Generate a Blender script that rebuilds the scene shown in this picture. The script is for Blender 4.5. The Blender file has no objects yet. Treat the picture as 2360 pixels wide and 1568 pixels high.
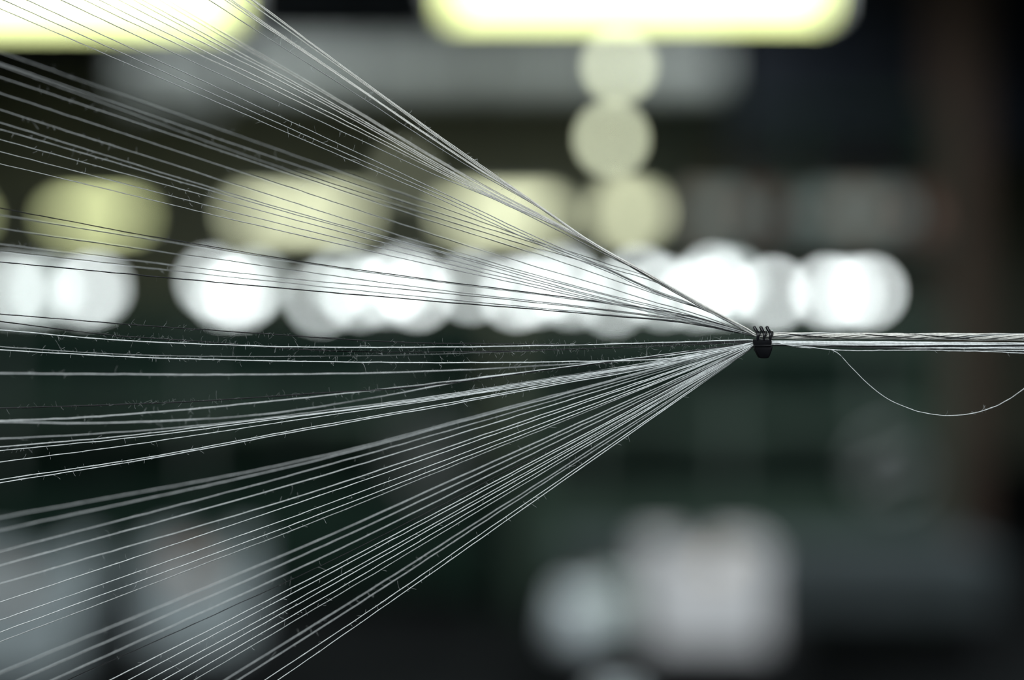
import bpy, bmesh, math, random
import numpy as np
from mathutils import Vector, Matrix

random.seed(7)
rng = np.random.default_rng(11)
scene = bpy.context.scene
COL = scene.collection
PI = math.pi

# ------------------------------------------------------------------ camera
CAM_Z = 1.35
K = 36.0 / 50.0 / 2360.0            # metres across per pixel per metre of distance
FOCUS = 0.5
cam_data = bpy.data.cameras.new('camera')
cam_data.lens = 50.0
cam_data.sensor_width = 36.0
cam_data.clip_start = 0.01
cam_data.clip_end = 100.0
cam_data.dof.use_dof = True
cam_data.dof.focus_distance = FOCUS
cam_data.dof.aperture_fstop = 1.72
cam_data.dof.aperture_blades = 0
cam = bpy.data.objects.new('camera', cam_data)
cam.location = (0, 0, CAM_Z)
cam.rotation_euler = (PI / 2, 0, 0)
COL.objects.link(cam)
scene.camera = cam

# ------------------------------------------------------------------ world, lights, exposure
world = bpy.data.worlds.new('world')
scene.world = world
world.use_nodes = True
world.node_tree.nodes['Background'].inputs[0].default_value = (0.6, 0.72, 0.8, 1)
world.node_tree.nodes['Background'].inputs[1].default_value = 0.002

scene.view_settings.view_transform = 'Standard'
scene.view_settings.look = 'None'
scene.view_settings.gamma = 1.0
scene.view_settings.exposure = 0.0
scene.view_settings.use_curve_mapping = False
try:
    scene.cycles.use_denoising = True
    scene.cycles.use_adaptive_sampling = False
    scene.cycles.max_bounces = 3
    scene.cycles.diffuse_bounces = 2
    scene.cycles.glossy_bounces = 2
    scene.cycles.caustics_reflective = False
    scene.cycles.caustics_refractive = False
except Exception:
    pass


# unseen panels added to light threads, bins and duct (each gets its housing below)
FILL_PANELS = [  # x, y, z, watts
    (-0.9, -0.75, 2.75, 33.0),
    (0.9, -0.75, 2.75, 33.0),
    (-1.6, 3.6, 3.3, 52.0),
    (1.6, 3.6, 3.3, 115.0),
    (-1.9, 6.4, 3.5, 50.0),
    (1.9, 6.4, 3.5, 50.0),
    (-1.6, 9.0, 3.9, 26.0),
    (1.0, 9.0, 3.9, 26.0),
]
for i, (x, y, z, w) in enumerate(FILL_PANELS):
    ld = bpy.data.lights.new('fill_light', 'AREA')
    ld.shape = 'RECTANGLE'
    ld.size, ld.size_y = 1.1, 0.28
    ld.energy = w
    ld.color = (0.90, 0.98, 1.0)
    lo = bpy.data.objects.new('fill_light', ld)
    lo.location = (x, y, z - 0.012)
    COL.objects.link(lo)


# ------------------------------------------------------------------ helpers
def P(px, py, D):
    return Vector(((px - 1180.0) * K * D, D, CAM_Z + (784.0 - py) * K * D))


def mat(name, col, rough=0.6, metal=0.0, noise=0.0, scale=8.0, bump=0.0, col2=None, spec=0.3):
    m = bpy.data.materials.new(name)
    m.use_nodes = True
    nt = m.node_tree
    b = nt.nodes['Principled BSDF']
    b.inputs['Roughness'].default_value = rough
    b.inputs['Metallic'].default_value = metal
    b.inputs['Base Color'].default_value = (*col, 1)
    if noise > 0 or bump > 0:
        tc = nt.nodes.new('ShaderNodeTexCoord')
        nz = nt.nodes.new('ShaderNodeTexNoise')
        nz.inputs['Scale'].default_value = scale
        nz.inputs['Detail'].default_value = 5.0
        nt.links.new(tc.outputs['Object'], nz.inputs['Vector'])
        if noise > 0:
            rp = nt.nodes.new('ShaderNodeValToRGB')
            c2 = col2 or tuple(max(0.0, c * (1 - noise)) for c in col)
            c1 = tuple(min(1.0, c * (1 + noise * 0.5)) for c in col)
            rp.color_ramp.elements[0].position = 0.35
            rp.color_ramp.elements[0].color = (*c2, 1)
            rp.color_ramp.elements[1].position = 0.65
            rp.color_ramp.elements[1].color = (*c1, 1)
            nt.links.new(nz.outputs['Fac'], rp.inputs['Fac'])
            nt.links.new(rp.outputs['Color'], b.inputs['Base Color'])
        if bump > 0:
            bp = nt.nodes.new('ShaderNodeBump')
            bp.inputs['Strength'].default_value = bump
            bp.inputs['Distance'].default_value = 0.01
            nt.links.new(nz.outputs['Fac'], bp.inputs['Height'])
            nt.links.new(bp.outputs['Normal'], b.inputs['Normal'])
    b.inputs['Specular IOR Level'].default_value = spec
    return m


def emit(name, col, strength):
    m = bpy.data.materials.new(name)
    m.use_nodes = True
    nt = m.node_tree
    for n in list(nt.nodes):
        nt.nodes.remove(n)
    e = nt.nodes.new('ShaderNodeEmission')
    e.inputs[0].default_value = (*col, 1)
    e.inputs[1].default_value = strength
    o = nt.nodes.new('ShaderNodeOutputMaterial')
    nt.links.new(e.outputs[0], o.inputs[0])
    return m


def tag(o, label=None, cat=None, group=None, kind=None):
    if label: o['label'] = label
    if cat: o['category'] = cat
    if group: o['group'] = group
    if kind: o['kind'] = kind
    return o


def thing(name, loc, label, cat, group=None, rz=0.0):
    o = bpy.data.objects.new(name, None)
    o.location = loc
    o.rotation_euler = (0, 0, rz)
    o.empty_display_size = 0.05
    COL.objects.link(o)
    return tag(o, label, cat, group)


def obj(name, bm, m, parent=None, smooth=False, loc=None):
    me = bpy.data.meshes.new(name)
    bmesh.ops.recalc_face_normals(bm, faces=bm.faces)
    bm.to_mesh(me)
    bm.free()
    return obj_me(name, me, m, parent, smooth, loc)


def obj_me(name, me, m, parent=None, smooth=False, loc=None):
    if not me.materials:
        me.materials.append(m)
    if smooth:
        me.polygons.foreach_set('use_smooth', [True] * len(me.polygons))
    o = bpy.data.objects.new(name, me)
    COL.objects.link(o)
    if parent is not None:
        o.parent = parent
    if loc is not None:
        o.location = loc
    return o


def box(bm, c, s, bev=0.0, rot=None):
    r = bmesh.ops.create_cube(bm, size=1.0)
    vs = r['verts']
    bmesh.ops.scale(bm, vec=s, verts=vs)
    if bev > 0:
        es = list({e for v in vs for e in v.link_edges})
        rb = bmesh.ops.bevel(bm, geom=es, offset=bev, segments=2, affect='EDGES', profile=0.5)
        vs = list({v for f in rb['faces'] for v in f.verts} | {v for v in vs if v.is_valid})
    if rot is not None:
        bmesh.ops.rotate(bm, cent=(0, 0, 0), matrix=rot, verts=vs)
    bmesh.ops.translate(bm, vec=c, verts=vs)
    return vs


def cyl(bm, a, b, r1, r2=None, seg=20, caps=True):
    a, b = Vector(a), Vector(b)
    r2 = r1 if r2 is None else r2
    d = b - a
    r = bmesh.ops.create_cone(bm, cap_ends=caps, segments=seg, radius1=r1, radius2=r2, depth=d.length)
    q = Vector((0, 0, 1)).rotation_difference(d.normalized()).to_matrix()
    bmesh.ops.rotate(bm, cent=(0, 0, 0), matrix=q, verts=r['verts'])
    bmesh.ops.translate(bm, vec=(a + b) / 2, verts=r['verts'])
    return r['verts']


def lathe(bm, prof, seg=24):
    """prof: list of (radius, z); closed at both ends on the axis when radius is 0"""
    rings = []
    for r, z in prof:
        if r < 1e-7:
            rings.append([bm.verts.new((0, 0, z))])
        else:
            rings.append([bm.verts.new((r * math.cos(2 * PI * i / seg), r * math.sin(2 * PI * i / seg), z)) for i in range(seg)])
    for A, B in zip(rings[:-1], rings[1:]):
        if len(A) == 1 and len(B) == 1:
            continue
        for i in range(seg):
            j = (i + 1) % seg
            if len(A) == 1:
                bm.faces.new((A[0], B[i], B[j]))
            elif len(B) == 1:
                bm.faces.new((A[i], A[j], B[0]))
            else:
                bm.faces.new((A[i], A[j], B[j], B[i]))


def tube_arrays(pts, rad, sides=6, twist=0.0):
    """vertices and faces of a swept tube along pts (n,3) with radius rad (n,)"""
    pts = np.asarray(pts, float)
    n = len(pts)
    t = np.gradient(pts, axis=0)
    t /= np.linalg.norm(t, axis=1)[:, None] + 1e-12
    up = np.array([0.0, 1.0, 0.0])
    if abs(np.mean(t[:, 1])) > 0.9:
        up = np.array([0.0, 0.0, 1.0])
    u = np.cross(t, up)
    u /= np.linalg.norm(u, axis=1)[:, None] + 1e-12
    v = np.cross(t, u)
    ang = np.arange(sides) * 2 * PI / sides
    a = ang[None, :] + twist * np.arange(n)[:, None]
    rad = np.broadcast_to(np.asarray(rad, float), (n,))
    V = pts[:, None, :] + rad[:, None, None] * (np.cos(a)[:, :, None] * u[:, None, :] + np.sin(a)[:, :, None] * v[:, None, :])
    V = V.reshape(-1, 3)
    F = []
    for i in range(n - 1):
        b0, b1 = i * sides, (i + 1) * sides
        for k in range(sides):
            k2 = (k + 1) % sides
            F.append((b0 + k, b0 + k2, b1 + k2, b1 + k))
    F.append(tuple(range(sides))[::-1])
    F.append(tuple(range((n - 1) * sides, n * sides)))
    return V, F


def tube_mesh(name, pts, rad, sides=6):
    V, F = tube_arrays(pts, rad, sides)
    me = bpy.data.meshes.new(name)
    me.from_pydata(V.tolist(), [], F)
    me.update()
    return me


def ordinal(n):
    W = ['first', 'second', 'third', 'fourth', 'fifth', 'sixth', 'seventh', 'eighth', 'ninth', 'tenth', 'eleventh', 'twelfth',
         'thirteenth', 'fourteenth', 'fifteenth', 'sixteenth', 'seventeenth', 'eighteenth', 'nineteenth', 'twentieth']
    if n <= 20:
        return W[n - 1]
    tens = {2: 'twenty', 3: 'thirty', 4: 'forty'}[n // 10]
    if n % 10 == 0:
        return {20: 'twentieth', 30: 'thirtieth', 40: 'fortieth'}[n]
    return tens + '-' + W[n % 10 - 1]


# ------------------------------------------------------------------ materials
M = {}
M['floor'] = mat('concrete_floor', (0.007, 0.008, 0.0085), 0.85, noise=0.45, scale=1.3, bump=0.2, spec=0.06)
M['wall'] = mat('dim_plaster', (0.30, 0.31, 0.24), 0.9, noise=0.25, scale=0.7, bump=0.1)
M['wall2'] = mat('grey_plaster', (0.20, 0.22, 0.21), 0.9, noise=0.25, scale=0.7)
M['ceil'] = mat('navy_ceiling', (0.030, 0.036, 0.048), 0.9, noise=0.3, scale=0.6)
M['green'] = mat('green_machine_paint', (0.045, 0.070, 0.054), 0.6, spec=0.08, noise=0.25, scale=5)
M['darkgreen'] = mat('dark_green_machine_paint', (0.012, 0.027, 0.020), 0.6, spec=0.08, noise=0.25, scale=5)
M['grey'] = mat('grey_machine_paint', (0.13, 0.15, 0.14), 0.6, spec=0.08, noise=0.2, scale=5)
M['bench'] = mat('blue_grey_bench_paint', (0.055, 0.066, 0.070), 0.6, spec=0.08, noise=0.2, scale=5)
M['navy'] = mat('dark_navy_paint', (0.018, 0.024, 0.036), 0.6, noise=0.2, scale=3)
M['steel'] = mat('worn_steel', (0.30, 0.31, 0.31), 0.45, 0.7, noise=0.2, scale=12)
M['darksteel'] = mat('dark_steel', (0.02, 0.021, 0.023), 0.6, 0.0, noise=0.2, scale=9, spec=0.08)
M['duct'] = mat('pale_duct_paint', (0.80, 0.84, 0.81), 0.55, 0.0, noise=0.12, scale=6)
M['white_enamel'] = mat('white_enamel', (0.7, 0.72, 0.7), 0.4, noise=0.05)
M['bin'] = mat('white_plastic_bin', (0.79, 0.775, 0.80), 0.5, noise=0.08, scale=9)
M['bluebin'] = mat('pale_blue_grey_bin', (0.46, 0.52, 0.55), 0.5, noise=0.08, scale=9)
M['cone'] = mat('white_yarn_package', (0.72, 0.78, 0.82), 0.9, noise=0.08, scale=40, bump=0.3)
M['greycone'] = mat('grey_yarn_package', (0.50, 0.57, 0.54), 0.9, noise=0.1, scale=40, bump=0.3)
M['beigecone'] = mat('beige_yarn_package', (0.66, 0.58, 0.50), 0.9, noise=0.1, scale=40, bump=0.3)
M['redcone'] = mat('russet_yarn_package', (0.22, 0.11, 0.085), 0.9, noise=0.1, scale=40, bump=0.3)
M['card'] = mat('brown_cardboard', (0.16, 0.11, 0.085), 0.9, noise=0.15, scale=20)
M['cable'] = mat('black_cable', (0.01, 0.01, 0.01), 0.5, noise=0.1)
M['tube_light'] = emit('fluorescent_diffuser', (0.90, 1.0, 0.44), 4.9)
M['far_tube_light'] = emit('pale_fluorescent_diffuser', (0.95, 1.0, 0.66), 3.9)
M['green_tube_light'] = emit('greenish_fluorescent_diffuser', (0.92, 1.0, 0.50), 5.2)
M['bulb'] = emit('cool_white_globe', (0.92, 1.0, 0.99), 13.5)
M['bulb_mid'] = emit('cool_white_globe_dim', (0.91, 1.0, 0.99), 10.0)
M['bulb_low'] = emit('cool_white_globe_faint', (0.88, 1.0, 0.98), 6.2)
M['warm'] = emit('warm_globe', (0.93, 1.0, 0.70), 7.4)
M['warm_low'] = emit('warm_globe_dim', (0.92, 0.98, 0.70), 1.0)
M['fill_light'] = emit('fill_panel_face', (0.90, 0.98, 1.0), 4.0)  # glowing face of the added, unseen fill panels


# ------------------------------------------------------------------ room shell
def slab(name, c, s, m):
    bm = bmesh.new()
    box(bm, c, s)
    return tag(obj(name, bm, m), kind='structure')


HX, YB, YF, H = 6.0, 14.0, -3.0, 4.0
ym = (YB + YF) / 2
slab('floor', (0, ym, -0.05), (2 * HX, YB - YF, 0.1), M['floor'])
slab('ceiling', (0, ym, H + 0.05), (2 * HX, YB - YF, 0.1), M['ceil'])
slab('wall_back', (0, YB + 0.1, H / 2), (2 * HX + 0.4, 0.2, H), M['wall'])
slab('wall_front', (0, YF - 0.1, H / 2), (2 * HX + 0.4, 0.2, H), M['wall2'])
slab('wall_left', (-HX - 0.1, ym, H / 2), (0.2, YB - YF, H), M['wall2'])
slab('wall_right', (HX + 0.1, ym, H / 2), (0.2, YB - YF, H), M['wall2'])
slab('baseboard_back', (0, YB - 0.01, 0.08), (2 * HX, 0.02, 0.16), M['darksteel'])
for i, y in enumerate((10.2, 12.4)):
    slab('trim_%d' % (i + 1), (0, y, H - 0.11), (2 * HX, 0.2, 0.22), M['ceil'])


# ------------------------------------------------------------------ lamps
def batten(px0, px1, py, D, h, label, lm='tube_light'):
    a, b = P(px0, py, D), P(px1, py, D)
    L = (b - a).length
    c = (a + b) / 2
    t = thing('batten_light', c, label, 'light', 'fluorescent batten lights')
    bm = bmesh.new()                                       # diffuser: rounded trough, hangs below the housing
    seg = 14
    prof = [(0.5 * h * 0.8 * math.sin(2 * PI * i / seg), 0.5 * h * math.cos(2 * PI * i / seg)) for i in range(seg)]
    ra = [bm.verts.new((-L / 2, y, z)) for y, z in prof]
    rb = [bm.verts.new((L / 2, y, z)) for y, z in prof]
    for i in range(seg):
        j = (i + 1) % seg
        bm.faces.new((ra[i], ra[j], rb[j], rb[i]))
    bm.faces.new(ra[::-1])
    bm.faces.new(rb)
    obj('diffuser', bm, M[lm], t, True)
    bm = bmesh.new()
    box(bm, (0, 0, h * 0.5 + 0.022), (L + 0.02, h * 0.7, 0.04), 0.006)
    obj('housing', bm, M['white_enamel'], t)
    for s in (-1, 1):
        bm = bmesh.new()
        box(bm, (s * (L / 2 + 0.014), 0, 0.0), (0.026, h * 0.84, h * 1.04), 0.008)
        obj('end_cap', bm, M['white_enamel'], t)
        bm = bmesh.new()
        cyl(bm, (s * L * 0.4, 0, h * 0.5 + 0.04), (s * L * 0.4, 0, H - c.z), 0.004, seg=8)
        obj('suspension_rod', bm, M['darksteel'], t)
    return t


batten(-300, 535, 2, 4.4, 0.115, 'large bright batten light at the top left corner behind the threads')
batten(1042, 1890, -12, 4.4, 0.115, 'large bright batten light along the top edge right of centre')
FAR = [(-190, -60, 502, 11.6, 0.09, 'green_tube_light'), (138, 314, 504, 11.9, 0.095, 'green_tube_light'), (556, 824, 497, 11.6, 0.115, 'far_tube_light'),
       (1044, 1274, 495, 11.6, 0.12, 'far_tube_light'), (1402, 1496, 494, 11.7, 0.16, 'far_tube_light')]
FL = ['far batten light cut by the left edge of the picture', 'yellow-green far batten light at the left of the distant row',
      'longest far batten light in the middle of the distant row', 'far batten light behind the converging threads',
      'short far batten light at the right end of the distant row']
for (a, b, y, D, h, lm), lab in zip(FAR, FL):
    batten(a, b, y, D, h, lab, lm)


def globe_bulb(px, py, D, dia_px, m, label, cat, group, hang_z):
    c = P(px, py, D)
    r = dia_px * K * D / 2
    t = thing('globe_bulb', c, label, cat, group)
    bm = bmesh.new()
    bmesh.ops.create_uvsphere(bm, u_segments=20, v_segments=12, radius=r)
    obj('globe', bm, m, t, True)
    bm = bmesh.new()
    lathe(bm, [(0, r * 0.9), (r * 0.42, r * 0.9), (r * 0.46, r * 1.25), (r * 0.36, r * 1.7), (0.006, r * 1.85), (0, r * 1.85)], 14)
    obj('socket', bm, M['cable'], t, True)
    bm = bmesh.new()
    cyl(bm, (0, 0, r * 1.8), (0, 0, hang_z - c.z), 0.003, seg=6)
    obj('cable', bm, M['cable'], t)
    return t


# white bulbs on a rail: x, y, strength 2 bright / 1 mid / 0 faint
BULBS = [(18, 668, 1), (66, 672, 0), (110, 668, 0), (196, 672, 1), (222, 664, 1), (488, 648, 1), (520, 676, 1), (556, 674, 2), (588, 652, 0),
         (740, 688, 1), (792, 646, 0), (828, 676, 1), (890, 668, 1), (930, 646, 1), (962, 676, 2), (1086, 660, 1), (1190, 676, 2),
         (1238, 668, 1), (1296, 646, 1), (1318, 672, 1), (1412, 688, 1), (1474, 650, 1), (1530, 674, 1), (1606, 676, 1), (1644, 644, 1), (1660, 672, 1),
         (1688, 650, 0), (1782, 676, 2), (1908, 672, 2), (1956, 674, 1), (2004, 672, 2)]
DB = 6.0
RAIL_Z = P(0, 585, DB).z + 0.10
for i, (x, y, s) in enumerate(BULBS):
    m = (M['bulb_low'], M['bulb_mid'], M['bulb'])[s]
    D = DB + (0.0, 0.11, -0.11)[i % 3]
    lab = 'round cool white bulb, %s from the left in the lamp row' % ordinal(i + 1)
    globe_bulb(x, y, D, 35, m, lab, 'bulb', 'cool white bulbs in a row', RAIL_Z)
xa, xb = P(-260, 0, DB).x, P(2080, 0, DB).x
t = thing('lamp_rail', (0, DB, 0), 'thin dark rail carrying the row of white bulbs', 'rail')
bm = bmesh.new(); box(bm, ((xa + xb) / 2, 0, RAIL_Z + 0.012), (xb - xa, 0.30, 0.024), 0.003); obj('rail', bm, M['darksteel'], t)
for x in (xa + 0.05, (xa + xb) / 2 - 0.55, xb - 0.05):
    bm = bmesh.new(); cyl(bm, (x, 0, RAIL_Z + 0.02), (x, 0, H), 0.006, seg=8); obj('hanger_rod', bm, M['darksteel'], t)

globe_bulb(1427, 152, 7.0, 46, M['warm'], 'warm beige round bulb just under the long top light', 'bulb', 'warm pendant bulbs', H)
globe_bulb(1409, 320, 7.14, 46, M['warm'], 'warm beige round bulb, lower of the two hanging one above the other', 'bulb', 'warm pendant bulbs', H)
globe_bulb(932, 400, 7.4, 46, M['warm_low'], 'faint greenish bulb above the distant yellow lights', 'bulb', 'warm pendant bulbs', H)

PL = ['added fill panel behind the camera on the left side', 'added fill panel behind the camera on the right side',
      'added fill panel high above the left yarn bins', 'added fill panel high above the right bench',
      'added fill panel above the aisle before the left weaving machine', 'added fill panel above the aisle before the right weaving machine',
      'added fill panel in the far left part of the hall', 'added fill panel in the far right part of the hall']
for (x, y, z, w), lab in zip(FILL_PANELS, PL):
    t = thing('fill_panel', (x, y, z), lab, 'light', 'added fill panels')  # invented housing around each added fill light
    bm = bmesh.new(); box(bm, (0, 0, 0.03), (1.16, 0.34, 0.05), 0.008); obj('housing', bm, M['white_enamel'], t)
    bm = bmesh.new(); box(bm, (0, 0, 0.001), (1.1, 0.28, 0.012)); obj('light_face', bm, M['fill_light'], t)
    for s in (-1, 1):
        bm = bmesh.new(); cyl(bm, (s * 0.4, 0, 0.05), (s * 0.4, 0, H - z), 0.005, seg=8); obj('suspension_rod', bm, M['darksteel'], t)


# ------------------------------------------------------------------ overhead duct
def hduct(px0, px1, py, D, r, label):
    a, b = P(px0, py, D), P(px1, py, D)
    c = (a + b) / 2
    L = b.x - a.x
    t = thing('ventilation_duct', c, label, 'duct', 'overhead ducts')
    n = max(2, int(L / 0.55))
    for i in range(n):
        x0, x1 = -L / 2 + L * i / n, -L / 2 + L * (i + 1) / n
        bm = bmesh.new(); cyl(bm, (x0 + 0.004, 0, 0), (x1 - 0.004, 0, 0), r, seg=28); obj('duct_section', bm, M['duct'], t, False)
        bm = bmesh.new(); cyl(bm, (x0 - 0.012, 0, 0), (x0 + 0.012, 0, 0), r * 1.06, seg=28); obj('flange', bm, M['steel'], t)
    for s in (-1, 1):
        bm = bmesh.new(); cyl(bm, (s * L * 0.36, 0, r), (s * L * 0.36, 0, H - c.z), 0.008, seg=8); obj('hanger_rod', bm, M['darksteel'], t)


hduct(560, 1660, 160, 8.0, 0.115, 'pale grey round duct running under the ceiling behind the bulbs')
hduct(300, 500, 178, 8.6, 0.16, 'short grey duct end hanging under the ceiling at left')


# ------------------------------------------------------------------ yarn packages and bins
def cone_meshes():
    d = {}
    for key, m in (('white', 'cone'), ('grey', 'greycone'), ('beige', 'beigecone'), ('russet', 'redcone')):
        bm = bmesh.new()
        lathe(bm, [(0, 0), (0.078, 0), (0.088, 0.012), (0.083, 0.06), (0.066, 0.15), (0.060, 0.165), (0.024, 0.168), (0.024, 0.160), (0, 0.160)], 22)
        me = bpy.data.meshes.new('yarn_package_body'); bmesh.ops.recalc_face_normals(bm, faces=bm.faces); bm.to_mesh(me); bm.free()
        me.materials.append(M[m]); d[key] = me
    bm = bmesh.new()
    lathe(bm, [(0, -0.012), (0.030, -0.012), (0.030, 0), (0.023, 0.165), (0.020, 0.192), (0.016, 0.192), (0.016, 0.150), (0, 0.150)], 14)
    me = bpy.data.meshes.new('core_tube'); bmesh.ops.recalc_face_normals(bm, faces=bm.faces); bm.to_mesh(me); bm.free()
    me.materials.append(M['card']); d['core'] = me
    return d


CONE = cone_meshes()


def yarn_cone(loc, color, label, group, s=1.0, rot=(0, 0, 0)):
    t = thing('yarn_cone', loc, label, 'yarn cone', group)
    t.rotation_euler = rot
    t.scale = (s, s, s)
    obj_me('winding', CONE[color], None, t, True)
    obj_me('core_tube', CONE['core'], None, t, True)
    return t


def open_bin(loc, w, d, h, label, rz=0.0, notch=0.34, mm='bin'):
    """white open-top bin: four walls (front and back with a cut-out hand grip), floor"""
    t = thing('yarn_bin', loc, label, 'bin', 'open-top yarn bins', rz)
    th = 0.012
    bm = bmesh.new(); box(bm, (0, 0, th / 2 + 0.02), (w * 0.97, d * 0.97, th)); obj('bottom', bm, M[mm], t)
    for s in (-1, 1):
        bm = bmesh.new()
        nw, nh = w * notch / 2, h * 0.26
        pts = [(-w / 2, 0), (w / 2, 0), (w / 2, h), (nw, h), (nw * 0.7, h - nh), (-nw * 0.7, h - nh), (-nw, h), (-w / 2, h)]
        f = [bm.verts.new((x, s * (d / 2) - th / 2, z + 0.0)) for x, z in pts]
        g = [bm.verts.new((x, s * (d / 2) + th / 2, z + 0.0)) for x, z in pts]
        bm.faces.new(f); bm.faces.new(g[::-1])
        for i in range(len(pts)):
            j = (i + 1) % len(pts)
            bm.faces.new((f[i], g[i], g[j], f[j]))
        obj('front_wall' if s < 0 else 'back_wall', bm, M[mm], t)
        bm = bmesh.new(); box(bm, (s * (w / 2 - th / 2), 0, h / 2), (th, d - th, h)); obj('side_wall', bm, M[mm], t)
        bm = bmesh.new(); box(bm, (s * w / 2, 0, h - 0.012), (0.02, d + 0.02, 0.024), 0.004); obj('rim', bm, M[mm], t)
    return t


def fill_bin(loc, w, d, z, cols, lab, group, s=0.9):
    i = 0
    names = ['near left', 'near right', 'far left', 'far right']
    for iy in (-1, 1):
        for ix in (-1, 1):
            yarn_cone((loc[0] + ix * w * 0.23, loc[1] + iy * d * 0.23, z), cols[i % len(cols)], '%s, %s of the four' % (lab, names[i]), group, s)
            i += 1


# right: white bin on a low bench, and yarn packages beside it
def bench(x0, x1, y, z, d, label, apron=0.19):
    t = thing('low_bench', ((x0 + x1) / 2, y, 0), label, 'bench')
    L = x1 - x0
    bm = bmesh.new(); box(bm, (0, 0, z - 0.015), (L, d, 0.03), 0.004); obj('bench_top', bm, M['bench'], t)
    bm = bmesh.new(); box(bm, (0, -d / 2 + 0.02, z - 0.03 - apron / 2), (L - 0.06, 0.025, apron), 0.003); obj('apron', bm, M['bench'], t)
    for sx in (-1, 1):
        for sy in (-1, 1):
            bm = bmesh.new(); box(bm, (sx * (L / 2 - 0.05), sy * (d / 2 - 0.05), (z - 0.03) / 2), (0.05, 0.05, z - 0.03), 0.003); obj('leg', bm, M['darksteel'], t)
    bm = bmesh.new(); box(bm, (0, 0, 0.12), (L - 0.1, d - 0.06, 0.02)); obj('lower_shelf', bm, M['darksteel'], t)


D0 = 5.6
bz = P(0, 1290, D0).z
bench(P(1300, 0, D0).x, P(2330, 0, D0).x, D0 + 0.35, bz, 0.6, 'long low grey bench in the lower right background')


def cart(x, y, w, d, z, label):
    t = thing('flat_cart', (x, y, 0), label, 'cart', 'flat carts under the bins')
    bm = bmesh.new(); box(bm, (0, 0, z - 0.02), (w, d, 0.04), 0.005); obj('deck', bm, M['darksteel'], t)
    for sx in (-1, 1):
        for sy in (-1, 1):
            p = (sx * (w / 2 - 0.06), sy * (d / 2 - 0.06))
            bm = bmesh.new(); cyl(bm, (p[0] - 0.015, p[1], 0.04), (p[0] + 0.015, p[1], 0.04), 0.04, seg=16); obj('caster', bm, M['cable'], t)
            bm = bmesh.new(); box(bm, (p[0], p[1], 0.04 + (z - 0.08) / 2), (0.03, 0.045, z - 0.08), 0.003); obj('post', bm, M['darksteel'], t)


# main white bin
D1 = 5.0
zt, zb = P(0, 1275, D1).z, P(0, 1492, D1).z
xl, xr = P(1504, 0, D1).x, P(1772, 0, D1).x
w = xr - xl
cart((xl + xr) / 2 - 0.12, D1 + 0.2, w + 0.42, 0.5, zb, 'dark flat cart under the white bin beside the low bench')
open_bin(((xl + xr) / 2, D1 + 0.2, zb), w, 0.38, zt - zb, 'white open-top yarn bin at lower right, brightest thing near the floor')
fill_bin(((xl + xr) / 2, D1 + 0.2), w, 0.38, zb + 0.13, ['russet', 'beige'], 'yarn cone standing in the right white bin', 'yarn cones in the right bin')
# yarn packages left of the bin
pz = P(1335, 1425, D1 + 0.05)
yarn_cone((P(1335, 0, D1).x, D1 + 0.10, zb), 'white', 'white yarn cone standing upright left of the right white bin', 'loose yarn cones', 1.05)
yarn_cone((P(1440, 0, D1).x - 0.02, D1 + 0.28, zb), 'grey', 'grey yarn cone tucked between the upright cone and the right bin', 'loose yarn cones', 1.05)
yarn_cone((P(1420, 0, 4.75).x, 4.75, 0.0), 'white', 'large white yarn cone standing low in front of the right cart', 'loose yarn cones', 1.0)

# left bins
D2 = 5.0
for (pa, pb, ya, yb, lab, cartlab, coneLab, grp) in (
        (328, 540, 1278, 1500, 'pale blue-grey open-top yarn bin at lower left, the one farther from the left edge', 'dark flat cart under the middle left bin', 'yarn cone in the second bin from the left', 'yarn cones in the second bin'),
        (-120, 146, 1292, 1560, 'pale blue-grey open-top yarn bin cut off by the left edge of the picture', 'dark flat cart under the bin at the left edge', 'yarn cone in the bin at the left edge', 'yarn cones in the left edge bin')):
    zt, zb = P(0, ya, D2).z, P(0, yb, D2).z
    xl, xr = P(pa, 0, D2).x, P(pb, 0, D2).x
    w = xr - xl
    cart((xl + xr) / 2, D2 + 0.2, w + 0.06, 0.44, zb, cartlab)
    open_bin(((xl + xr) / 2, D2 + 0.2, zb), w, 0.38, zt - zb, lab, mm='bluebin', notch=0.52)
    fill_bin(((xl + xr) / 2, D2 + 0.2), w, 0.38, zb + 0.14, ['russet', 'beige'], coneLab, grp)


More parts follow.
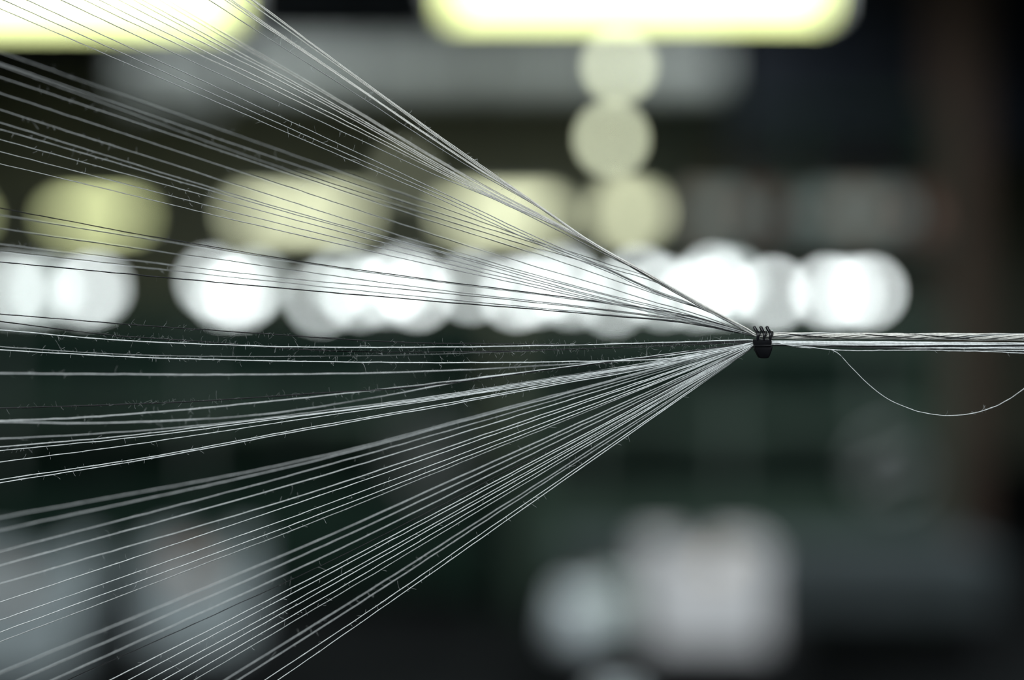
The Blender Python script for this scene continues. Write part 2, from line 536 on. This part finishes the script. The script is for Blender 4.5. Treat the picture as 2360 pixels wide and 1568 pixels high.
# ------------------------------------------------------------------ machines
def loom(x0, x1, y, zt, d, label, m1, m2):
    t = thing('weaving_machine', ((x0 + x1) / 2, y, 0), label, 'machine', 'weaving machines in the hall')
    L = x1 - x0
    for s in (-1, 1):
        bm = bmesh.new(); box(bm, (s * (L / 2 - 0.06), 0, zt / 2), (0.12, d, zt), 0.012); sf = obj('side_frame', bm, M[m1], t)
        bm = bmesh.new(); box(bm, (s * (L / 2 - 0.06), -d / 2 - 0.015, zt * 0.66), (0.10, 0.03, 0.26), 0.006); obj('cover_plate', bm, M[m2], t)
    bm = bmesh.new(); box(bm, (0, -d * 0.35, zt - 0.06), (L - 0.2, 0.12, 0.10), 0.01); obj('breast_beam', bm, M[m1], t)
    bm = bmesh.new(); box(bm, (0, d * 0.3, zt - 0.05), (L - 0.2, 0.14, 0.12), 0.01); obj('back_beam', bm, M[m1], t)
    bm = bmesh.new(); cyl(bm, (-L / 2 + 0.1, -d * 0.28, zt * 0.62), (L / 2 - 0.1, -d * 0.28, zt * 0.62), 0.09, seg=24); obj('cloth_roller', bm, M[m2], t, False)
    bm = bmesh.new(); cyl(bm, (-L / 2 + 0.1, d * 0.3, zt * 0.5), (L / 2 - 0.1, d * 0.3, zt * 0.5), 0.17, seg=28); obj('warp_beam', bm, M[m2], t, False)
    bm = bmesh.new(); box(bm, (0, -d * 0.42, zt * 0.24), (L - 0.22, 0.03, zt * 0.34), 0.004); obj('front_panel', bm, M[m1], t)
    bm = bmesh.new(); box(bm, (0, d * 0.05, zt * 0.5 - 0.02), (L - 0.25, 0.02, zt - 0.06), 0.003); obj('back_panel', bm, M['darkgreen'], t)
    n = 5
    for i in range(n):
        xx = -L / 2 + L * (i + 1) / (n + 1)
        bm = bmesh.new(); box(bm, (xx, -d * 0.36, zt * 0.52), (0.035, 0.06, zt * 0.86), 0.004); obj('upright', bm, M['grey' if i % 2 == 0 else 'darksteel'], t)
    bm = bmesh.new()
    for k in range(24):
        a0, a1 = 2 * PI * k / 24, 2 * PI * (k + 1) / 24
        cyl(bm, (L / 2 - 0.3 + 0.15 * math.cos(a0), -d / 2 - 0.05, zt * 0.5 + 0.15 * math.sin(a0)), (L / 2 - 0.3 + 0.15 * math.cos(a1), -d / 2 - 0.05, zt * 0.5 + 0.15 * math.sin(a1)), 0.014, seg=8)
    for k in range(4):
        a0 = 2 * PI * k / 4 + 0.4
        cyl(bm, (L / 2 - 0.3, -d / 2 - 0.05, zt * 0.5), (L / 2 - 0.3 + 0.15 * math.cos(a0), -d / 2 - 0.05, zt * 0.5 + 0.15 * math.sin(a0)), 0.01, seg=8)
    cyl(bm, (L / 2 - 0.3, -d / 2 - 0.06, zt * 0.5), (L / 2 - 0.3, -d / 2 + 0.1, zt * 0.5), 0.02, seg=10)
    obj('handwheel', bm, M['steel'], t)
    return t


loom(P(-160, 0, 7.6).x, P(1140, 0, 7.6).x, 7.6, 1.52, 1.0, 'dark green weaving machine behind the threads on the left', 'darkgreen', 'green')
loom(P(1190, 0, 7.4).x, P(2120, 0, 7.4).x, 7.4, 1.46, 1.0, 'grey-green weaving machine behind the clip on the right', 'green', 'green')

# creel rack with cones on the right
DR = 8.4
t = thing('creel_rack', (P(1830, 0, DR).x, DR, 0), 'tall open creel rack with two shelves on the right', 'rack')
Lr = P(2190, 0, DR).x - P(1560, 0, DR).x
zs = (P(0, 540, DR).z, P(0, 400, DR).z)
for sx in (-1, 0, 1):
    bm = bmesh.new(); box(bm, (sx * (Lr / 2), 0, 1.35), (0.06, 0.35, 2.7), 0.006); obj('post', bm, M['darkgreen'], t)
for z in (zs[0], P(0, 700, DR).z):
    bm = bmesh.new(); box(bm, (0, 0, z - 0.02), (Lr, 0.36, 0.03), 0.004); obj('shelf', bm, M['grey'], t)
bm = bmesh.new(); box(bm, (0, 0, 2.68), (Lr + 0.06, 0.36, 0.05), 0.004); obj('top_beam', bm, M['darkgreen'], t)
CC = ['beige', 'grey', 'russet', 'grey', 'grey', 'beige', 'grey', 'russet']
CD = {'beige': 'beige', 'grey': 'grey-green', 'russet': 'russet'}
for i, c in enumerate(CC):
    px = 1606 + 74 * i
    yarn_cone((P(px, 0, DR).x, DR, zs[0]), c, '%s yarn cone, %s from the left on the upper creel shelf' % (CD[c], ordinal(i + 1)), 'cones on the creel shelf', 1.2)

# dark plenum box hanging at upper right
xa_, xb_ = P(1700, 0, 10.2).x, P(2480, 0, 10.2).x
za_, zb_ = P(0, 350, 10.2).z, H - 0.25
t = thing('plenum_box', ((xa_ + xb_) / 2, 10.45, za_), 'large dark navy plenum box under the ceiling at upper right', 'duct')
L_ = xb_ - xa_; h_ = zb_ - za_
for k in range(4):
    x = -L_ / 2 + L_ * (k + 0.5) / 4
    bm = bmesh.new(); box(bm, (x, 0, h_ / 2), (L_ / 4 - 0.012, 0.5, h_), 0.01); obj('panel', bm, M['navy'], t)
for k in range(3):
    bm = bmesh.new(); box(bm, (0, -0.262, h_ * (0.1 + 0.4 * k)), (L_, 0.024, 0.04), 0.004); obj('stiffener', bm, M['navy'], t)
for s_ in (-1, 1):
    bm = bmesh.new(); cyl(bm, (s_ * L_ * 0.4, 0, h_), (s_ * L_ * 0.4, 0, H - za_), 0.01, seg=8); obj('hanger_rod', bm, M['darksteel'], t)

# column at right
t = thing('steel_column', (P(2215, 0, 9.5).x, 9.5, 0), 'brownish steel column near the right edge', 'column')
bm = bmesh.new(); box(bm, (0, 0, 2.0), (0.26, 0.04, 4.0)); obj('front_flange', bm, M['card'], t)
bm = bmesh.new(); box(bm, (0, 0.22, 2.0), (0.26, 0.04, 4.0)); obj('rear_flange', bm, M['card'], t)
bm = bmesh.new(); box(bm, (0, 0.11, 2.0), (0.03, 0.18, 4.0)); obj('web', bm, M['card'], t)
bm = bmesh.new(); box(bm, (0, 0.11, 0.015), (0.4, 0.4, 0.03)); obj('base_plate', bm, M['darksteel'], t)


# ------------------------------------------------------------------ threads
def yarn_mat(name, col, rough=0.75):
    m = mat(name, col, rough, noise=0.18, scale=900.0)
    return m


M['yarn'] = yarn_mat('white_yarn', (0.80, 0.82, 0.82))
M['yarn_warm'] = yarn_mat('ivory_yarn', (0.80, 0.78, 0.73))
M['yarn_dimmed'] = yarn_mat('dimmed_white_yarn', (0.41, 0.42, 0.415))  # white yarn darkened: dimmer light on the upper threads put into the colour
M['yarn_dark'] = yarn_mat('dark_yarn', (0.022, 0.022, 0.024))
M['fuzz'] = yarn_mat('white_fibre', (0.80, 0.82, 0.82))
M['fuzz_dark'] = yarn_mat('grey_fibre', (0.45, 0.46, 0.46))

# each: (waypoints px, blur at the left in px (+ behind, - in front), colour w/i/d, bundle 'u'/'l', radius px, fuzz amount)
STR = [(1255, 484), (1362, 558), (1485, 627), (1600, 693), (1735, 766)]
TH = []


def add(wp, blur=0.0, c='w', b='u', r=1.05, f=0.8):
    TH.append(dict(wp=wp, blur=blur, c=c, b=b, r=r, f=f))


def so(d):
    return [(x, y + d) for x, y in STR]


# top strand
add([(585, 0), (800, 160), (1107, 380)] + so(-2), 2, 'i')
add([(581, 0), (800, 163), (1107, 383)] + so(0), -3, 'i')
add([(566, 0), (800, 167), (1107, 386)] + so(1), 3, 'i')
add([(533, 0), (800, 184), (1107, 391)] + so(2), 3, 'i')
add([(527, 0), (800, 186), (1107, 393)] + so(-1), 2, 'i')
add([(519, 0), (800, 188), (1107, 394)] + so(3), -2, 'i')
add([(482, 0), (800, 204), (1107, 401)] + so(3), 0, 'w')
S2 = [(1344, 547), (1485, 628), (1600, 694), (1735, 767)]


def s2(d):
    return [(x, y + d) for x, y in S2]


add([(387, 0), (800, 242), (1090, 414)] + s2(0), 9, 'i')
add([(368, 0), (800, 247), (1090, 417)] + s2(1), 8, 'i')
add([(329, 0), (800, 257), (1090, 423)] + s2(3), 4, 'i')
add([(309, 0), (800, 262), (1090, 426)] + s2(3), 4, 'i')
add([(273, 0), (800, 268), (1090, 430)] + s2(5), 3, 'i')
add([(229, 0), (800, 281), (1090, 433)] + s2(5), 2, 'i')
add([(195, 0), (800, 290), (1090, 436)] + s2(6), 3, 'i')
add([(141, 0), (800, 309), (1000, 402), (1153, 466), (1306, 541), (1390, 584), (1485, 631), (1600, 697), (1735, 768)], 1, 'w')
add([(62, 0), (800, 341), (1000, 435), (1255, 556), (1383, 611), (1510, 669), (1600, 703), (1660, 730), (1735, 768)], 0, 'w')
add([(8, 0), (800, 355), (1000, 444), (1255, 562), (1383, 614), (1510, 672), (1600, 705), (1660, 731), (1735, 768)], 0, 'w')
add([(0, 20), (800, 366), (1000, 453), (1255, 568), (1400, 626), (1510, 675), (1614, 710), (1660, 732), (1735, 769)], -1, 'w')
# left-edge blurry group
add([(0, 120), (700, 366), (1000, 472), (1300, 577), (1410, 613), (1507, 644), (1600, 695), (1735, 767)], 14, 'w')
add([(0, 146), (700, 387), (1000, 487), (1250, 566), (1400, 617), (1535, 660), (1620, 704), (1735, 768)], 11, 'w')
add([(0, 150), (700, 404), (1000, 499), (1250, 576), (1400, 622), (1530, 681), (1614, 709), (1735, 769)], 12, 'w')
add([(0, 178), (700, 412), (1000, 511), (1250, 590), (1400, 641), (1500, 674), (1568, 697), (1614, 711), (1735, 769)], 9, 'w')
add([(0, 215), (700, 444), (1000, 541), (1200, 605), (1400, 663), (1500, 694), (1600, 722), (1735, 770)], 8, 'w')
add([(0, 253), (700, 475), (1000, 567), (1400, 679), (1600, 728), (1735, 771)], 7, 'w')
add([(0, 283), (700, 495), (1000, 576), (1400, 682), (1600, 733), (1735, 771)], 6, 'w')
add([(0, 298), (700, 500), (1000, 579), (1400, 689), (1600, 736), (1735, 771)], 5, 'w')
add([(0, 322), (700, 512), (1000, 590), (1400, 692), (1600, 738), (1735, 772)], 3, 'w')
add([(0, 350), (700, 529), (1000, 601), (1400, 696), (1600, 740), (1735, 772)], 2, 'w')
add([(0, 378), (700, 544), (1000, 612), (1400, 699), (1600, 742), (1735, 773)], 1, 'w')
add([(0, 480), (400, 554), (700, 604), (1000, 646), (1400, 698), (1500, 712), (1600, 731), (1735, 772)], 3, 'd', r=1.1)
add([(0, 496), (400, 560), (700, 608), (1000, 649), (1400, 700), (1500, 714), (1600, 733), (1735, 772)], 7, 'w')
add([(0, 527), (700, 627), (1000, 667), (1400, 714), (1600, 741), (1735, 773)], 5, 'w')
add([(0, 563), (700, 646), (1000, 674), (1400, 716), (1600, 743), (1735, 773)], 6, 'w')
add([(0, 581), (700, 657), (1000, 687), (1400, 725), (1600, 746), (1735, 774)], 6, 'w')
add([(0, 604), (700, 669), (1000, 695), (1400, 728), (1600, 748), (1735, 774)], 0, 'd', r=1.3)
# near-horizontal ones
add([(0, 724), (300, 748), (500, 762), (700, 776), (900, 788), (1200, 794), (1500, 793), (1735, 787)], 0, 'd', 'l', 1.2, 2.5)
add([(0, 741), (100, 754), (250, 772), (500, 791), (700, 806), (1000, 812), (1300, 806), (1500, 799), (1735, 788)], 1, 'd', 'l', 1.2, 4.0)
add([(0, 761), (280, 785), (500, 795), (700, 800), (1000, 801), (1300, 796), (1500, 791), (1735, 783)], 0, 'w', 'l', 1.4, 2.5)
add([(0, 799), (250, 816), (500, 822), (700, 822), (1000, 817), (1300, 806), (1500, 799), (1735, 789)], 2, 'w', 'l', 0.9, 2.5)
add([(0, 807), (250, 821), (500, 829), (800, 835), (1100, 836), (1300, 834), (1500, 829), (1620, 820), (1735, 794)], 0, 'w', 'l', 1.35, 2)
add([(0, 861), (350, 864), (700, 863), (1000, 856), (1200, 846), (1400, 833), (1600, 812), (1735, 792)], 8, 'w', 'l', 1.35, 1)
add([(0, 941), (400, 928), (700, 909), (1000, 888), (1200, 861), (1500, 823), (1735, 789)], 2, 'd', 'l', 1.4, 2)
add([(0, 970), (150, 965), (400, 947), (700, 917), (1000, 884), (1100, 872), (1400, 834), (1735, 791)], 6, 'w', 'l', 1.2, 1)
add([(0, 973), (200, 976), (350, 972), (600, 956), (700, 943), (1000, 891), (1100, 872), (1250, 853), (1500, 824), (1735, 791)], 8, 'w', 'l', 1.3, 1)
add([(0, 1012), (300, 995), (600, 966), (700, 953), (1000, 914), (1300, 867), (1500, 835), (1735, 791)], 6, 'w', 'l', 1.05)
add([(0, 1031), (300, 1004), (600, 968), (700, 957), (1000, 917), (1300, 870), (1500, 838), (1735, 792)], 3, 'w', 'l', 1.1)
add([(0, 1039), (300, 1010), (600, 972), (700, 959), (1000, 920), (1300, 873), (1500, 840), (1735, 792)], 1, 'w', 'l', 1.1)
add([(0, 1066), (260, 1032), (700, 966), (1000, 923), (1300, 876), (1500, 842), (1735, 793)], 0, 'w', 'l', 1.1)
add([(0, 1106), (350, 1053), (700, 988), (1000, 936), (1300, 880), (1500, 845), (1735, 793)], 0, 'w', 'l', 1.2)
add([(0, 1114), (350, 1057), (700, 992), (1000, 940), (1300, 884), (1500, 848), (1735, 794)], 0, 'w', 'l', 1.2)
# lower fan
LOW = [((0, 1194), 1038, 14), ((0, 1223), 1044, 12), ((0, 1272), 1060, 8), ((0, 1304), 1080, 6), ((0, 1346), 1109, 5), ((0, 1389), 1121, 1),
       ((0, 1430), 1146, 0), ((0, 1458), 1162, 0), ((0, 1480), 1173, 1), ((0, 1552), 1216, 11), ((44, 1568), 1234, 9), ((122, 1568), 1258, 8),
       ((159, 1568), 1275, -3), ((254, 1568), 1290, 2), ((297, 1568), 1301, 1), ((343, 1568), 1319, 0), ((377, 1568), 1329, 0), ((417, 1568), 1346, 0),
       ((448, 1568), 1360, 1), ((519, 1568), 1394, 10), ((550, 1568), 1409, 8), ((611, 1568), 1443, 2), ((641, 1568), 1458, 0)]
for i, (p0, y8, bl) in enumerate(LOW):
    ye = 790 + 12.0 * i / (len(LOW) - 1)
    y15 = y8 + (ye - y8) * (1500 - 800) / 935.0
    add([p0, (800, y8), (1150, y8 + (ye - y8) * 350 / 935.0), (1500, y15), (1735, ye)], bl, 'd' if i == 12 else 'w', 'l', 0.9 if i == 12 else 1.08, 0.35)


def pchip(xs, ys, q):
    """cubic Hermite through the points with natural tangents, linear beyond the ends"""
    xs, ys = np.asarray(xs, float), np.asarray(ys, float)
    h = np.diff(xs); s = np.diff(ys) / h
    m = np.zeros(len(xs))
    m[0], m[-1] = s[0], s[-1]
    for i in range(1, len(xs) - 1):
        m[i] = (s[i - 1] * h[i] + s[i] * h[i - 1]) / (h[i] + h[i - 1])
    idx = np.clip(np.searchsorted(xs, q) - 1, 0, len(h) - 1)
    t = (q - xs[idx]) / h[idx]
    tc = np.clip(t, 0, 1)
    H00 = 2 * tc**3 - 3 * tc**2 + 1; H10 = tc**3 - 2 * tc**2 + tc
    H01 = -2 * tc**3 + 3 * tc**2; H11 = tc**3 - tc**2
    y = H00 * ys[idx] + H10 * h[idx] * m[idx] + H01 * ys[idx + 1] + H11 * h[idx] * m[idx + 1]
    y = np.where(q < xs[0], ys[0] + (q - xs[0]) * m[0], y)
    y = np.where(q > xs[-1], ys[-1] + (q - xs[-1]) * m[-1], y)
    return y


PXM = K * FOCUS                      # metres per pixel in the plane of focus
COC = 29.07e-3 / FOCUS * (2360 * 50 / 36.0)   # px of blur for an infinitely far point


def smooth_noise(n, step, amp):
    k = max(4, int(n / step) + 3)
    return np.interp(np.arange(n), np.linspace(0, n - 1, k), rng.normal(0, amp, k))


nU = sum(1 for t_ in TH if t_['b'] == 'u')
nL = len(TH) - nU
iu = il = 0


def fuzz_mesh(pts, amount, lo, hi):
    V, F = [], []
    n = len(pts)
    cnt = int(100 * amount)
    clusters = rng.uniform(lo, hi, max(2, int(6 * amount)))
    base = 0
    for k in range(cnt):
        q = clusters[rng.integers(len(clusters))] + rng.normal(0, 0.012) if rng.random() < 0.55 else rng.uniform(lo, hi)
        i = int(np.clip(q, 0.001, 0.999) * (n - 1))
        p = pts[i].copy()
        tdir = pts[min(n - 1, i + 1)] - pts[max(0, i - 1)]
        tdir /= np.linalg.norm(tdir) + 1e-9
        L = rng.uniform(4, 17) * PXM * (1.8 if rng.random() < 0.08 else 1.0)
        d = rng.normal(0, 1, 3); d[1] *= 0.6
        d = d / np.linalg.norm(d) * 0.8 + tdir * rng.choice([-1, 1]) * rng.uniform(0.2, 1.2)
        d /= np.linalg.norm(d)
        bend = rng.normal(0, 1, 3) * 1.0
        m_ = 6
        fp = [p]
        for j in range(m_):
            d = d + bend * 0.35
            d /= np.linalg.norm(d)
            fp.append(fp[-1] + d * L / m_)
        v, f = tube_arrays(np.array(fp), 0.15 * PXM, 3)
        V.append(v); F += [tuple(a + base for a in ff) for ff in f]
        base += len(v)
    me = bpy.data.meshes.new('fuzz')
    me.from_pydata(np.concatenate(V).tolist(), [], F)
    me.update()
    return me


def to3d(px, py, D):
    return np.stack([(px - 1180.0) * K * D, D, CAM_Z + (784.0 - py) * K * D], axis=1)


# labels: order along the top edge, the left edge and the bottom edge
def start_edge(t_):
    x, y = t_['wp'][0]
    return 'top' if y == 0 else ('bottom' if y == 1568 else 'left')


for e in ('top', 'left', 'bottom'):
    grp = [t_ for t_ in TH if start_edge(t_) == e]
    grp.sort(key=lambda t_: t_['wp'][0][1] if e == 'left' else t_['wp'][0][0])
    for i, t_ in enumerate(grp):
        kind = {'w': 'white', 'i': 'ivory', 'd': 'dark'}[t_['c']]
        how = 'slightly blurred ' if abs(t_['blur']) >= 8 else ''
        where = {'top': 'from the left along the top edge', 'left': 'from the top down the left edge', 'bottom': 'from the left along the bottom edge'}[e]
        t_['label'] = '%sfine %s thread, %s %s' % (how, kind, ordinal(i + 1), where)

for t_ in TH:
    wp = t_['wp']
    b = t_['b']
    # bundle to the right of the clip
    if b == 'u':
        q = 1.0 - (iu + 0.5) / nU
        rho = math.sqrt(q); ph = iu * 2.39996; iu += 1
    else:
        q = (il + 0.5) / nL
        rho = math.sqrt(q); ph = il * 2.39996; il += 1
    px = np.concatenate([np.arange(wp[0][0] - 2600, wp[0][0] - 120, 40.0), np.arange(wp[0][0] - 120, 1735, 9.0), np.arange(1735, 2600, 7.0), np.arange(2600, 4600, 14.0)])
    n = len(px)
    bx = np.clip(px - 1735, 0, None)
    if b == 'u':
        cy = 773.5 + 3.5 * np.clip(bx / 620, 0, 2)
        hy = 6.2 + 0.9 * np.clip(bx / 500, 0, 1) + 0.6 * np.sin(bx / 70.0)
        hz = 9.0
        a = ph + 2 * PI * bx / 420.0
    else:
        cy = 790.5 + 10.0 * np.clip(bx / 620, 0, 1.6)
        hy = 4.6 + 6.0 * np.clip(bx / 600, 0, 1.4)
        hz = 10.0
        a = ph + 2 * PI * bx / 2600.0
    by = cy + hy * rho * np.sin(a)
    bd = hz * PXM * rho * np.cos(a)
    fan = pchip([p[0] for p in wp], [p[1] for p in wp], px)
    wgt = np.clip((px - 1722) / 46.0, 0, 1); wgt = wgt * wgt * (3 - 2 * wgt)
    py = fan * (1 - wgt) + by * wgt
    # depth: leaves the clip in the plane of focus, drifts away toward its start
    frac = t_['blur'] / COC
    dl = FOCUS / (1 - frac) - FOCUS if t_['blur'] >= 0 else FOCUS / (1 + abs(frac)) - FOCUS
    s = np.clip((1735 - px) / 1735.0, 0, None)
    D = FOCUS + dl * s + bd * np.clip((px - 1300) / 435.0, 0, 1)
    py = py + smooth_noise(n, 3, 0.28) + smooth_noise(n, 14, 0.25)
    pts = to3d(px, py, D)
    rad = t_['r'] * PXM * (1 + smooth_noise(n, 2, 0.10)) * (1 + 0.38 * wgt)
    m = {'w': 'yarn' if b == 'l' else 'yarn_dimmed', 'i': 'yarn_warm', 'd': 'yarn_dark'}[t_['c']]  # upper white threads take the darkened colour
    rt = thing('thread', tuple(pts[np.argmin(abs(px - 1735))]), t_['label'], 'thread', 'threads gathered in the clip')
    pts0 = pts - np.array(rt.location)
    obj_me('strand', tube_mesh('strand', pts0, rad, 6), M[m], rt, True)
    i0, i1 = np.argmin(abs(px - max(0, wp[0][0]))) / (n - 1), np.argmin(abs(px - 1720)) / (n - 1)
    fz = obj_me('fuzz', fuzz_mesh(pts0, t_['f'], i0, i1), M['fuzz_dark' if t_['c'] == 'd' else 'fuzz'], rt)
    fz['kind'] = 'stuff'


# loose threads under the bundle
def loose(wp, r, label, fz=0.5, blur=0.0):
    px = np.arange(wp[0][0], wp[-1][0], 4.0)
    py = pchip([p[0] for p in wp], [p[1] for p in wp], px) + smooth_noise(len(px), 4, 0.35)
    frac = blur / COC
    D = FOCUS - 0.002 + (FOCUS * frac) * (px - wp[0][0]) / 560.0
    pts = to3d(px, py, D)
    rt = thing('thread', tuple(pts[0]), label, 'thread', 'loose threads at the bundle')
    pts = pts - pts[0]
    obj_me('strand', tube_mesh('strand', pts, r * PXM * (1 + smooth_noise(len(px), 2, 0.1)), 6), M['yarn'], rt, True)
    f = obj_me('fuzz', fuzz_mesh(pts, fz, 0.02, 0.8), M['fuzz'], rt)
    f['kind'] = 'stuff'


loose([(1790, 791), (1816, 796), (1832, 801), (1860, 802), (1890, 803), (1912, 806), (1930, 814), (1960, 845), (2000, 885), (2040, 916), (2090, 940), (2145, 955),
       (2200, 958), (2250, 951), (2300, 934), (2360, 897), (2430, 846), (2520, 802), (2640, 790)], 0.9, 'loose white thread sagging in a loop below the bundle at right', 0.15, blur=3)
loose([(1790, 790), (1816, 796), (1850, 799), (1900, 805), (1960, 809), (2030, 808.5), (2150, 808), (2280, 811), (2360, 814.5), (2600, 818), (3400, 822), (4560, 826)], 1.1,
      'loose white thread lying along the underside of the bundle', 1.2)

# dark strands wound round the upper bundle
for k, x0 in enumerate((1772, 1958, 2082)):
    px = np.arange(x0, x0 + 190, 4.0)
    u = (px - x0) / 190.0
    cy = 773.5 + 3.5 * np.clip((px - 1735) / 620, 0, 2)
    py = cy - 7.2 + 15.0 * u
    D = FOCUS - PXM * 10.5 * np.sin(PI * np.clip(u, 0.02, 0.98)) ** 0.6
    pts = to3d(px, py, D)
    rt = thing('dark_yarn', tuple(pts[0]), 'dark strand wound round the upper bundle, %s one right of the clip' % ordinal(k + 1), 'thread', 'dark strands on the bundle')
    obj_me('strand', tube_mesh('strand', pts - pts[0], PXM * 0.9 * np.sin(PI * np.clip(u, 0.04, 0.96)) ** 0.5, 6), M['yarn_dark'], rt, True)


# ------------------------------------------------------------------ black claw clip
M['clip'] = mat('glossy_black_plastic', (0.006, 0.006, 0.008), 0.30, noise=0.2, scale=200)
M['clip_metal'] = mat('spring_wire', (0.10, 0.10, 0.11), 0.3, 0.8, noise=0.1)
CX, CY = 1755.0, 790.0
croot = P(CX, CY, FOCUS)
clip = thing('claw_clip', tuple(croot), 'small glossy black claw clip gripping the bundle of threads', 'clip')


def cp(px, py, dz):
    """clip space: pixels from the clip's middle, dz pixels toward (-) or away from (+) the viewer"""
    return ((px - CX) * PXM, dz * PXM, (CY - py) * PXM)


def prism(bm, outline, y0, y1, bev):
    f = [bm.verts.new(cp(x, y, y0)) for x, y in outline]
    g = [bm.verts.new(cp(x, y, y1)) for x, y in outline]
    bm.faces.new(f); bm.faces.new(g[::-1])
    for i in range(len(outline)):
        j = (i + 1) % len(outline)
        bm.faces.new((f[i], g[i], g[j], f[j]))
    bmesh.ops.bevel(bm, geom=list(bm.edges), offset=bev * PXM, segments=2, affect='EDGES', profile=0.5)


def pxtube(name, path, rad, m, parent):
    pts = np.array([cp(*p) for p in path])
    # resample smoothly
    s = np.arange(len(pts)); q = np.linspace(0, len(pts) - 1, 26)
    sm = np.stack([pchip(s, pts[:, k], q) for k in range(3)], axis=1)
    r = np.interp(q, s, np.asarray(rad, float)) * PXM
    r[0] *= 0.55; r[-1] *= 0.55
    return obj_me(name, tube_mesh(name, sm, r, 10), m, parent, True)


for side, sg in (('front_jaw', -1), ('rear_jaw', 1)):
    bm = bmesh.new()
    dx = 0 if sg < 0 else 3
    prism(bm, [(1733 + dx, 782), (1775 + dx, 782), (1776 + dx, 790), (1774 + dx, 798), (1735 + dx, 798), (1732.5 + dx, 790)], sg * 9, sg * 17, 1.6)
    jaw = obj(side, bm, M['clip'], clip, True)
    bm = bmesh.new()
    prism(bm, [(1735 + dx, 796.5), (1776 + dx, 796.5), (1777.5 + dx, 800), (1776 + dx, 806), (1770.5 + dx, 822), (1767 + dx, 826), (1750 + dx, 826.5), (1746 + dx, 823), (1738 + dx, 808), (1735.5 + dx, 801)],
          sg * 10, sg * 20, 2.0)
    h = obj('handle', bm, M['clip'], jaw, True)
    bm = bmesh.new()
    prism(bm, [(1735 + dx, 795.5), (1774 + dx, 795.5), (1775 + dx, 797.5), (1773 + dx, 799.5), (1736 + dx, 799.5), (1734.5 + dx, 797.5)], sg * 17, sg * 21.5, 0.7)
    obj('ridge', bm, M['clip'], jaw, True)
    for k in range(3):
        if sg < 0:
            x = 1744 + 14.4 * k
            pxtube('tooth', [(x - 0.5, 786, -14), (x, 778, -15), (x + 0.5, 770, -12.5), (x - 1.5, 764, -7), (x - 4.5, 757.5, -3), (x - 6.0, 752.5, -1)],
                   [3.6, 3.2, 3.4, 3.8, 3.9, 3.6], M['clip'], jaw)
        else:
            x = 1749.5 + 14.4 * k
            pxtube('tooth', [(x, 786, 14), (x, 776, 15), (x, 767, 11), (x + 0.5, 763.2, 3), (x + 1, 765, -6), (x + 0.6, 770.5, -12), (x - 1, 776, -14)],
                   [3.2, 3.0, 2.8, 2.2, 1.9, 1.5, 1.0], M['clip'], jaw)
bm = bmesh.new(); cyl(bm, cp(1737, 803, 0), cp(1777, 803, 0), 3.0 * PXM, seg=14); obj('hinge_pin', bm, M['clip_metal'], clip)
ang = np.linspace(0, 2 * PI * 6, 150)
sp = np.stack([(1742 + 30 * ang / ang[-1] - CX) * PXM, 7 * PXM * np.sin(ang), (CY - 803) * PXM + 7 * PXM * np.cos(ang)], axis=1)
obj_me('spring', tube_mesh('spring', sp, 1.0 * PXM, 6), M['clip_metal'], clip, True)
for y in (-9, 9):
    pass
bm = bmesh.new(); box(bm, cp(1756, 803, 0), (36 * PXM, 24 * PXM, 4 * PXM), 0.8 * PXM); obj('hinge_block', bm, M['clip'], clip, True)
